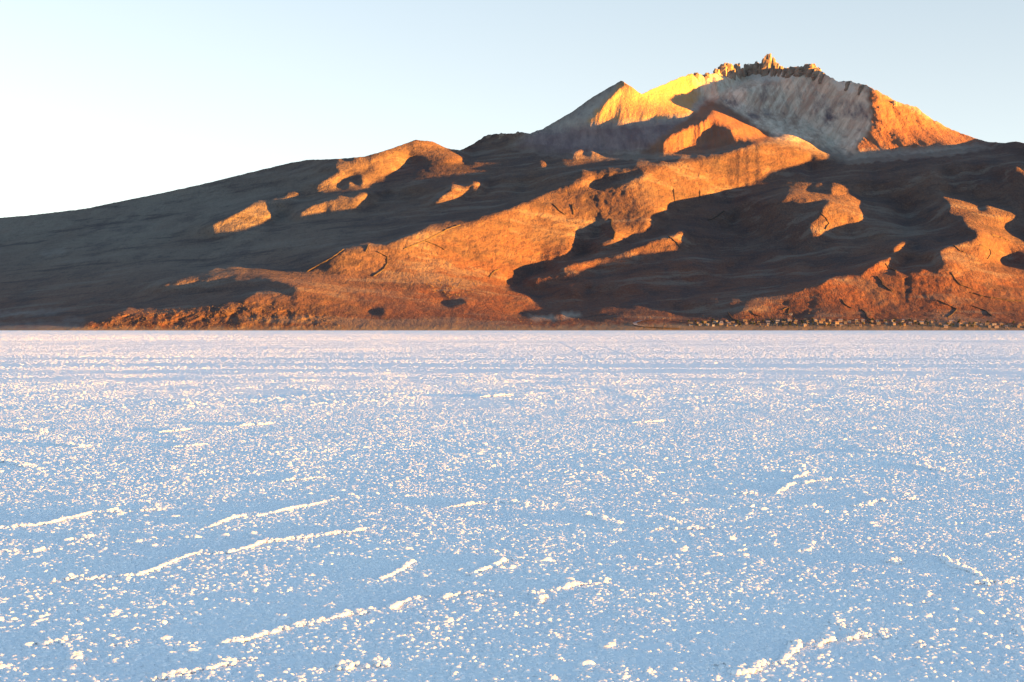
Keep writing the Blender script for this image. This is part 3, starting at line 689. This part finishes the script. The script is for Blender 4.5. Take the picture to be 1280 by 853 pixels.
# ------------------------------------------------------------------ the dirt road that comes down to the salt
ROADM = simple('road_dust', (0.218, 0.186, 0.182), (0.282, 0.243, 0.231), .2)
w = np.array([(818, 400), (802, 401.5), (793, 404), (795, 406.5), (806, 408.3), (830, 409.5), (850, 410)])
t = np.linspace(0, 6, 60); u = np.interp(t, range(7), w[:, 0]); v = np.interp(t, range(7), w[:, 1])
p = surf(u, v); g = np.gradient(p, axis=0); g /= np.maximum(np.hypot(g[:, 0], g[:, 1]), 1e-3)[:, None]
nrm = np.stack([-g[:, 1], g[:, 0], 0 * u], -1)
V = np.concatenate([p - nrm * 3.2 + [0, 0, .9], p + nrm * 3.2 + [0, 0, .9]]); n = len(t)
Fc = np.array([[i, i + 1, n + i + 1, n + i] for i in range(n - 1)]).ravel()
link('dirt_road', mesh_from('dirt_road', V, Fc, 4), ROADM, kind='structure')

# ------------------------------------------------------------------ the village along the shore
def boxv(x0, x1, y0, y1, z0, z1): return [(x0, y0, z0), (x1, y0, z0), (x1, y1, z0), (x0, y1, z0), (x0, y0, z1), (x1, y0, z1), (x1, y1, z1), (x0, y1, z1)]
BF = [(0, 3, 2, 1), (4, 5, 6, 7), (0, 1, 5, 4), (1, 2, 6, 5), (2, 3, 7, 6), (3, 0, 4, 7)]
def pyd(name, v, f):
    me = bpy.data.meshes.new(name); me.from_pydata(v, [], f); me.update(); return me
def house_parts(w, d, h, kind):
    """walls, roof, door and windows of one house, as meshes around its own base"""
    x, y = w / 2, d / 2; out = []
    if kind == 'gable':
        v = boxv(-x, x, -y, y, -2.5, h) + [(-x, 0, h + d * .3), (x, 0, h + d * .3)]
        out.append(('wall', pyd('wall', v, [BF[0]] + BF[2:] + [(4, 7, 8), (5, 9, 6)])))
        o = .4; a = h - .15; r = h + d * .3 + .12
        v = [(-x - o, -y - o, a), (x + o, -y - o, a), (x + o, 0, r), (-x - o, 0, r), (x + o, y + o, a), (-x - o, y + o, a)]
        v += [(q[0], q[1], q[2] + .2) for q in v]
        out.append(('roof', pyd('roof', v, [(0, 3, 2, 1), (3, 5, 4, 2), (6, 7, 8, 9), (9, 8, 10, 11), (0, 1, 7, 6), (4, 5, 11, 10), (1, 2, 8, 7), (2, 4, 10, 8), (0, 6, 9, 3), (3, 9, 11, 5)])))
    else:
        out.append(('wall', pyd('wall', boxv(-x, x, -y, y, -2.5, h), BF)))
        out.append(('roof', pyd('roof', boxv(-x - .25, x + .25, -y - .25, y + .25, h + .003, h + .35), BF)))
    out.append(('door', pyd('door', boxv(-.5, .5, -y - .08, -y + .05, 0, 2.0), BF)))
    for wx in (-x * .62, x * .62): out.append(('window', pyd('window', boxv(wx - .4, wx + .4, -y - .06, -y + .05, 1.0, 1.9), BF)))
    return out
HM = {'cream': simple('cream_plaster', (0.211, 0.16, 0.133), (0.269, 0.211, 0.182), 1), 'adobe': simple('adobe_mud', (0.173, 0.115, 0.084), (0.23, 0.16, 0.119), 1), 'white': simple('white_wash', (0.269, 0.243, 0.238), (0.333, 0.307, 0.308), 1), 'stone': simple('house_stone', (0.122, 0.096, 0.091), (0.192, 0.154, 0.14), 1),
      'tin': simple('tin_roof', (0.154, 0.147, 0.168), (0.218, 0.211, 0.238), 1), 'thatch': simple('straw_thatch', (0.141, 0.102, 0.063), (0.218, 0.16, 0.098), 1), 'rust': simple('rusty_tin', (0.179, 0.096, 0.07), (0.23, 0.134, 0.098), 1), 'wood': simple('dark_wood', (.06, .04, .03), (.09, .065, .05), 2)}
KINDS = [('cream', 'tin', 'gable', 'cream walled house with grey tin gable roof in the shore village'), ('adobe', 'thatch', 'gable', 'brown adobe house with straw thatched gable roof in the shore village'), ('white', 'tin', 'flat', 'whitewashed flat roofed house with grey tin roof in the shore village'),
         ('stone', 'thatch', 'gable', 'dark stone house with straw thatched roof in the shore village'), ('cream', 'rust', 'gable', 'cream walled house with rusty red roof in the shore village'), ('adobe', 'tin', 'flat', 'low brown adobe house with flat tin roof in the shore village')]
protos = []
for wk, rk, gk, lab in KINDS:
    vs_ = []
    for (w_, d_, h_) in ((4.8, 3.8, 2.3), (6.4, 4, 2.4), (3.8, 3.5, 2.2)):
        pr = house_parts(w_, d_, h_, gk)
        for nm, m_ in pr: m_.materials.append(HM[wk] if nm == 'wall' else HM[rk] if nm == 'roof' else HM['wood'])
        vs_.append(pr)
    protos.append(vs_)
spots = []
r = random.Random(5)
clusters = [(873, 405.5, 10, 1.2, 5), (900, 405, 20, 1.6, 14), (945, 404.5, 16, 1.4, 8), (990, 404, 22, 2.2, 20), (1025, 404.5, 14, 2, 14), (1060, 405, 22, 2, 14), (1110, 404.5, 22, 1.8, 12), (1138, 403.5, 16, 2, 14), (1185, 406, 26, 1.6, 12), (1225, 407, 18, 1.4, 10), (1262, 407.5, 20, 1.3, 12)]
for cx_, cy_, sx_, sy_, n_ in clusters:
    for _ in range(n_):
        for _try in range(30):
            u_ = cx_ + r.uniform(-sx_, sx_); v_ = min(409, max(400, cy_ + r.uniform(-1.6, 1.6) * sy_))
            q = surf(np.array([u_]), np.array([v_]))[0]
            if all(math.hypot(q[0] - s_[0], q[1] - s_[1]) > 10.5 for s_ in spots): spots.append((q[0], q[1], q[2])); break
spots.append(tuple(surf(np.array([988.5]), np.array([393.9]))[0]))
for i, (x_, y_, z_) in enumerate(spots):
    ki = r.choices(range(6), (5, 4, 3, 2.5, 2, 3))[0]; pr = r.choice(protos[ki])
    if i == len(spots) - 1: ki, pr = 2, protos[2][0]
    root = link('house', None, None, None, label=KINDS[ki][3], category='house', group='houses of the shore village, ' + KINDS[ki][0] + ' with ' + KINDS[ki][1])
    root.location = (x_, y_, z_ + .2); root.rotation_euler = (0, 0, r.choice((0, 0, math.pi / 2, .3, -.25, math.pi, .8)) + r.uniform(-.1, .1))
    for nm, m_ in pr: link(nm, m_, None, root)

# trees and bushes between the houses
LEAF = simple('bush_leaves', (.035, .042, .02), (.075, .08, .04), .8)
BARK = simple('bark', (.10, .07, .05), (.14, .10, .07), 2)
def tree_meshes(seed, h):
    q = np.random.default_rng(seed); n = 150
    a = q.normal(0, 1, (n, 3)); a /= np.linalg.norm(a, axis=1)[:, None]; a *= (q.random(n) ** .4)[:, None]
    c = a * np.array([h * .38, h * .38, h * .34]) * (1 + .35 * np.sin(a[:, :1] * 5 + seed)) + [0, 0, h * .62]
    s_ = h * .085
    t1 = q.normal(0, 1, (n, 3)); t2 = q.normal(0, 1, (n, 3)); t1 *= (s_ / np.linalg.norm(t1, axis=1))[:, None]; t2 *= (s_ / np.linalg.norm(t2, axis=1))[:, None]
    V = np.stack([c - t1, c + t2, c + t1, c - t2], 1).reshape(-1, 3)
    crown = mesh_from('crown', V, np.arange(n * 4), 4, False); crown.materials.append(LEAF)
    ns = 6; an = np.arange(ns) * 2 * math.pi / ns; V = []
    for zz, rr in ((-1.5, .055), (h * .3, .04), (h * .75, .015)): V += [(rr * h * math.cos(x), rr * h * math.sin(x) + .1 * zz * .3, zz) for x in an]
    f = [(i * ns + j, i * ns + (j + 1) % ns, (i + 1) * ns + (j + 1) % ns, (i + 1) * ns + j) for i in range(2) for j in range(ns)]
    trunk = pyd('trunk', V, f); trunk.materials.append(BARK)
    return crown, trunk
TM = [tree_meshes(s_, h_) for s_, h_ in ((1, 4.5), (2, 3.5), (3, 5.5))]
tn = 0
while tn < 70:
    cl = r.choice(clusters); u_ = cl[0] + r.uniform(-1.3, 1.3) * cl[2]; v_ = min(409, max(400, cl[1] + r.uniform(-2, 2) * cl[3])); q = surf(np.array([u_]), np.array([v_]))[0]
    if any(math.hypot(q[0] - s_[0], q[1] - s_[1]) < 7 for s_ in spots): continue
    spots.append(tuple(q)); cr_, tr_ = r.choice(TM)
    root = link('tree', None, None, None, label='small dark leafy tree standing among the village houses', category='tree', group='trees of the shore village')
    root.location = tuple(q); root.rotation_euler = (0, 0, r.uniform(0, 6))
    link('crown', cr_, None, root); link('trunk', tr_, None, root); tn += 1
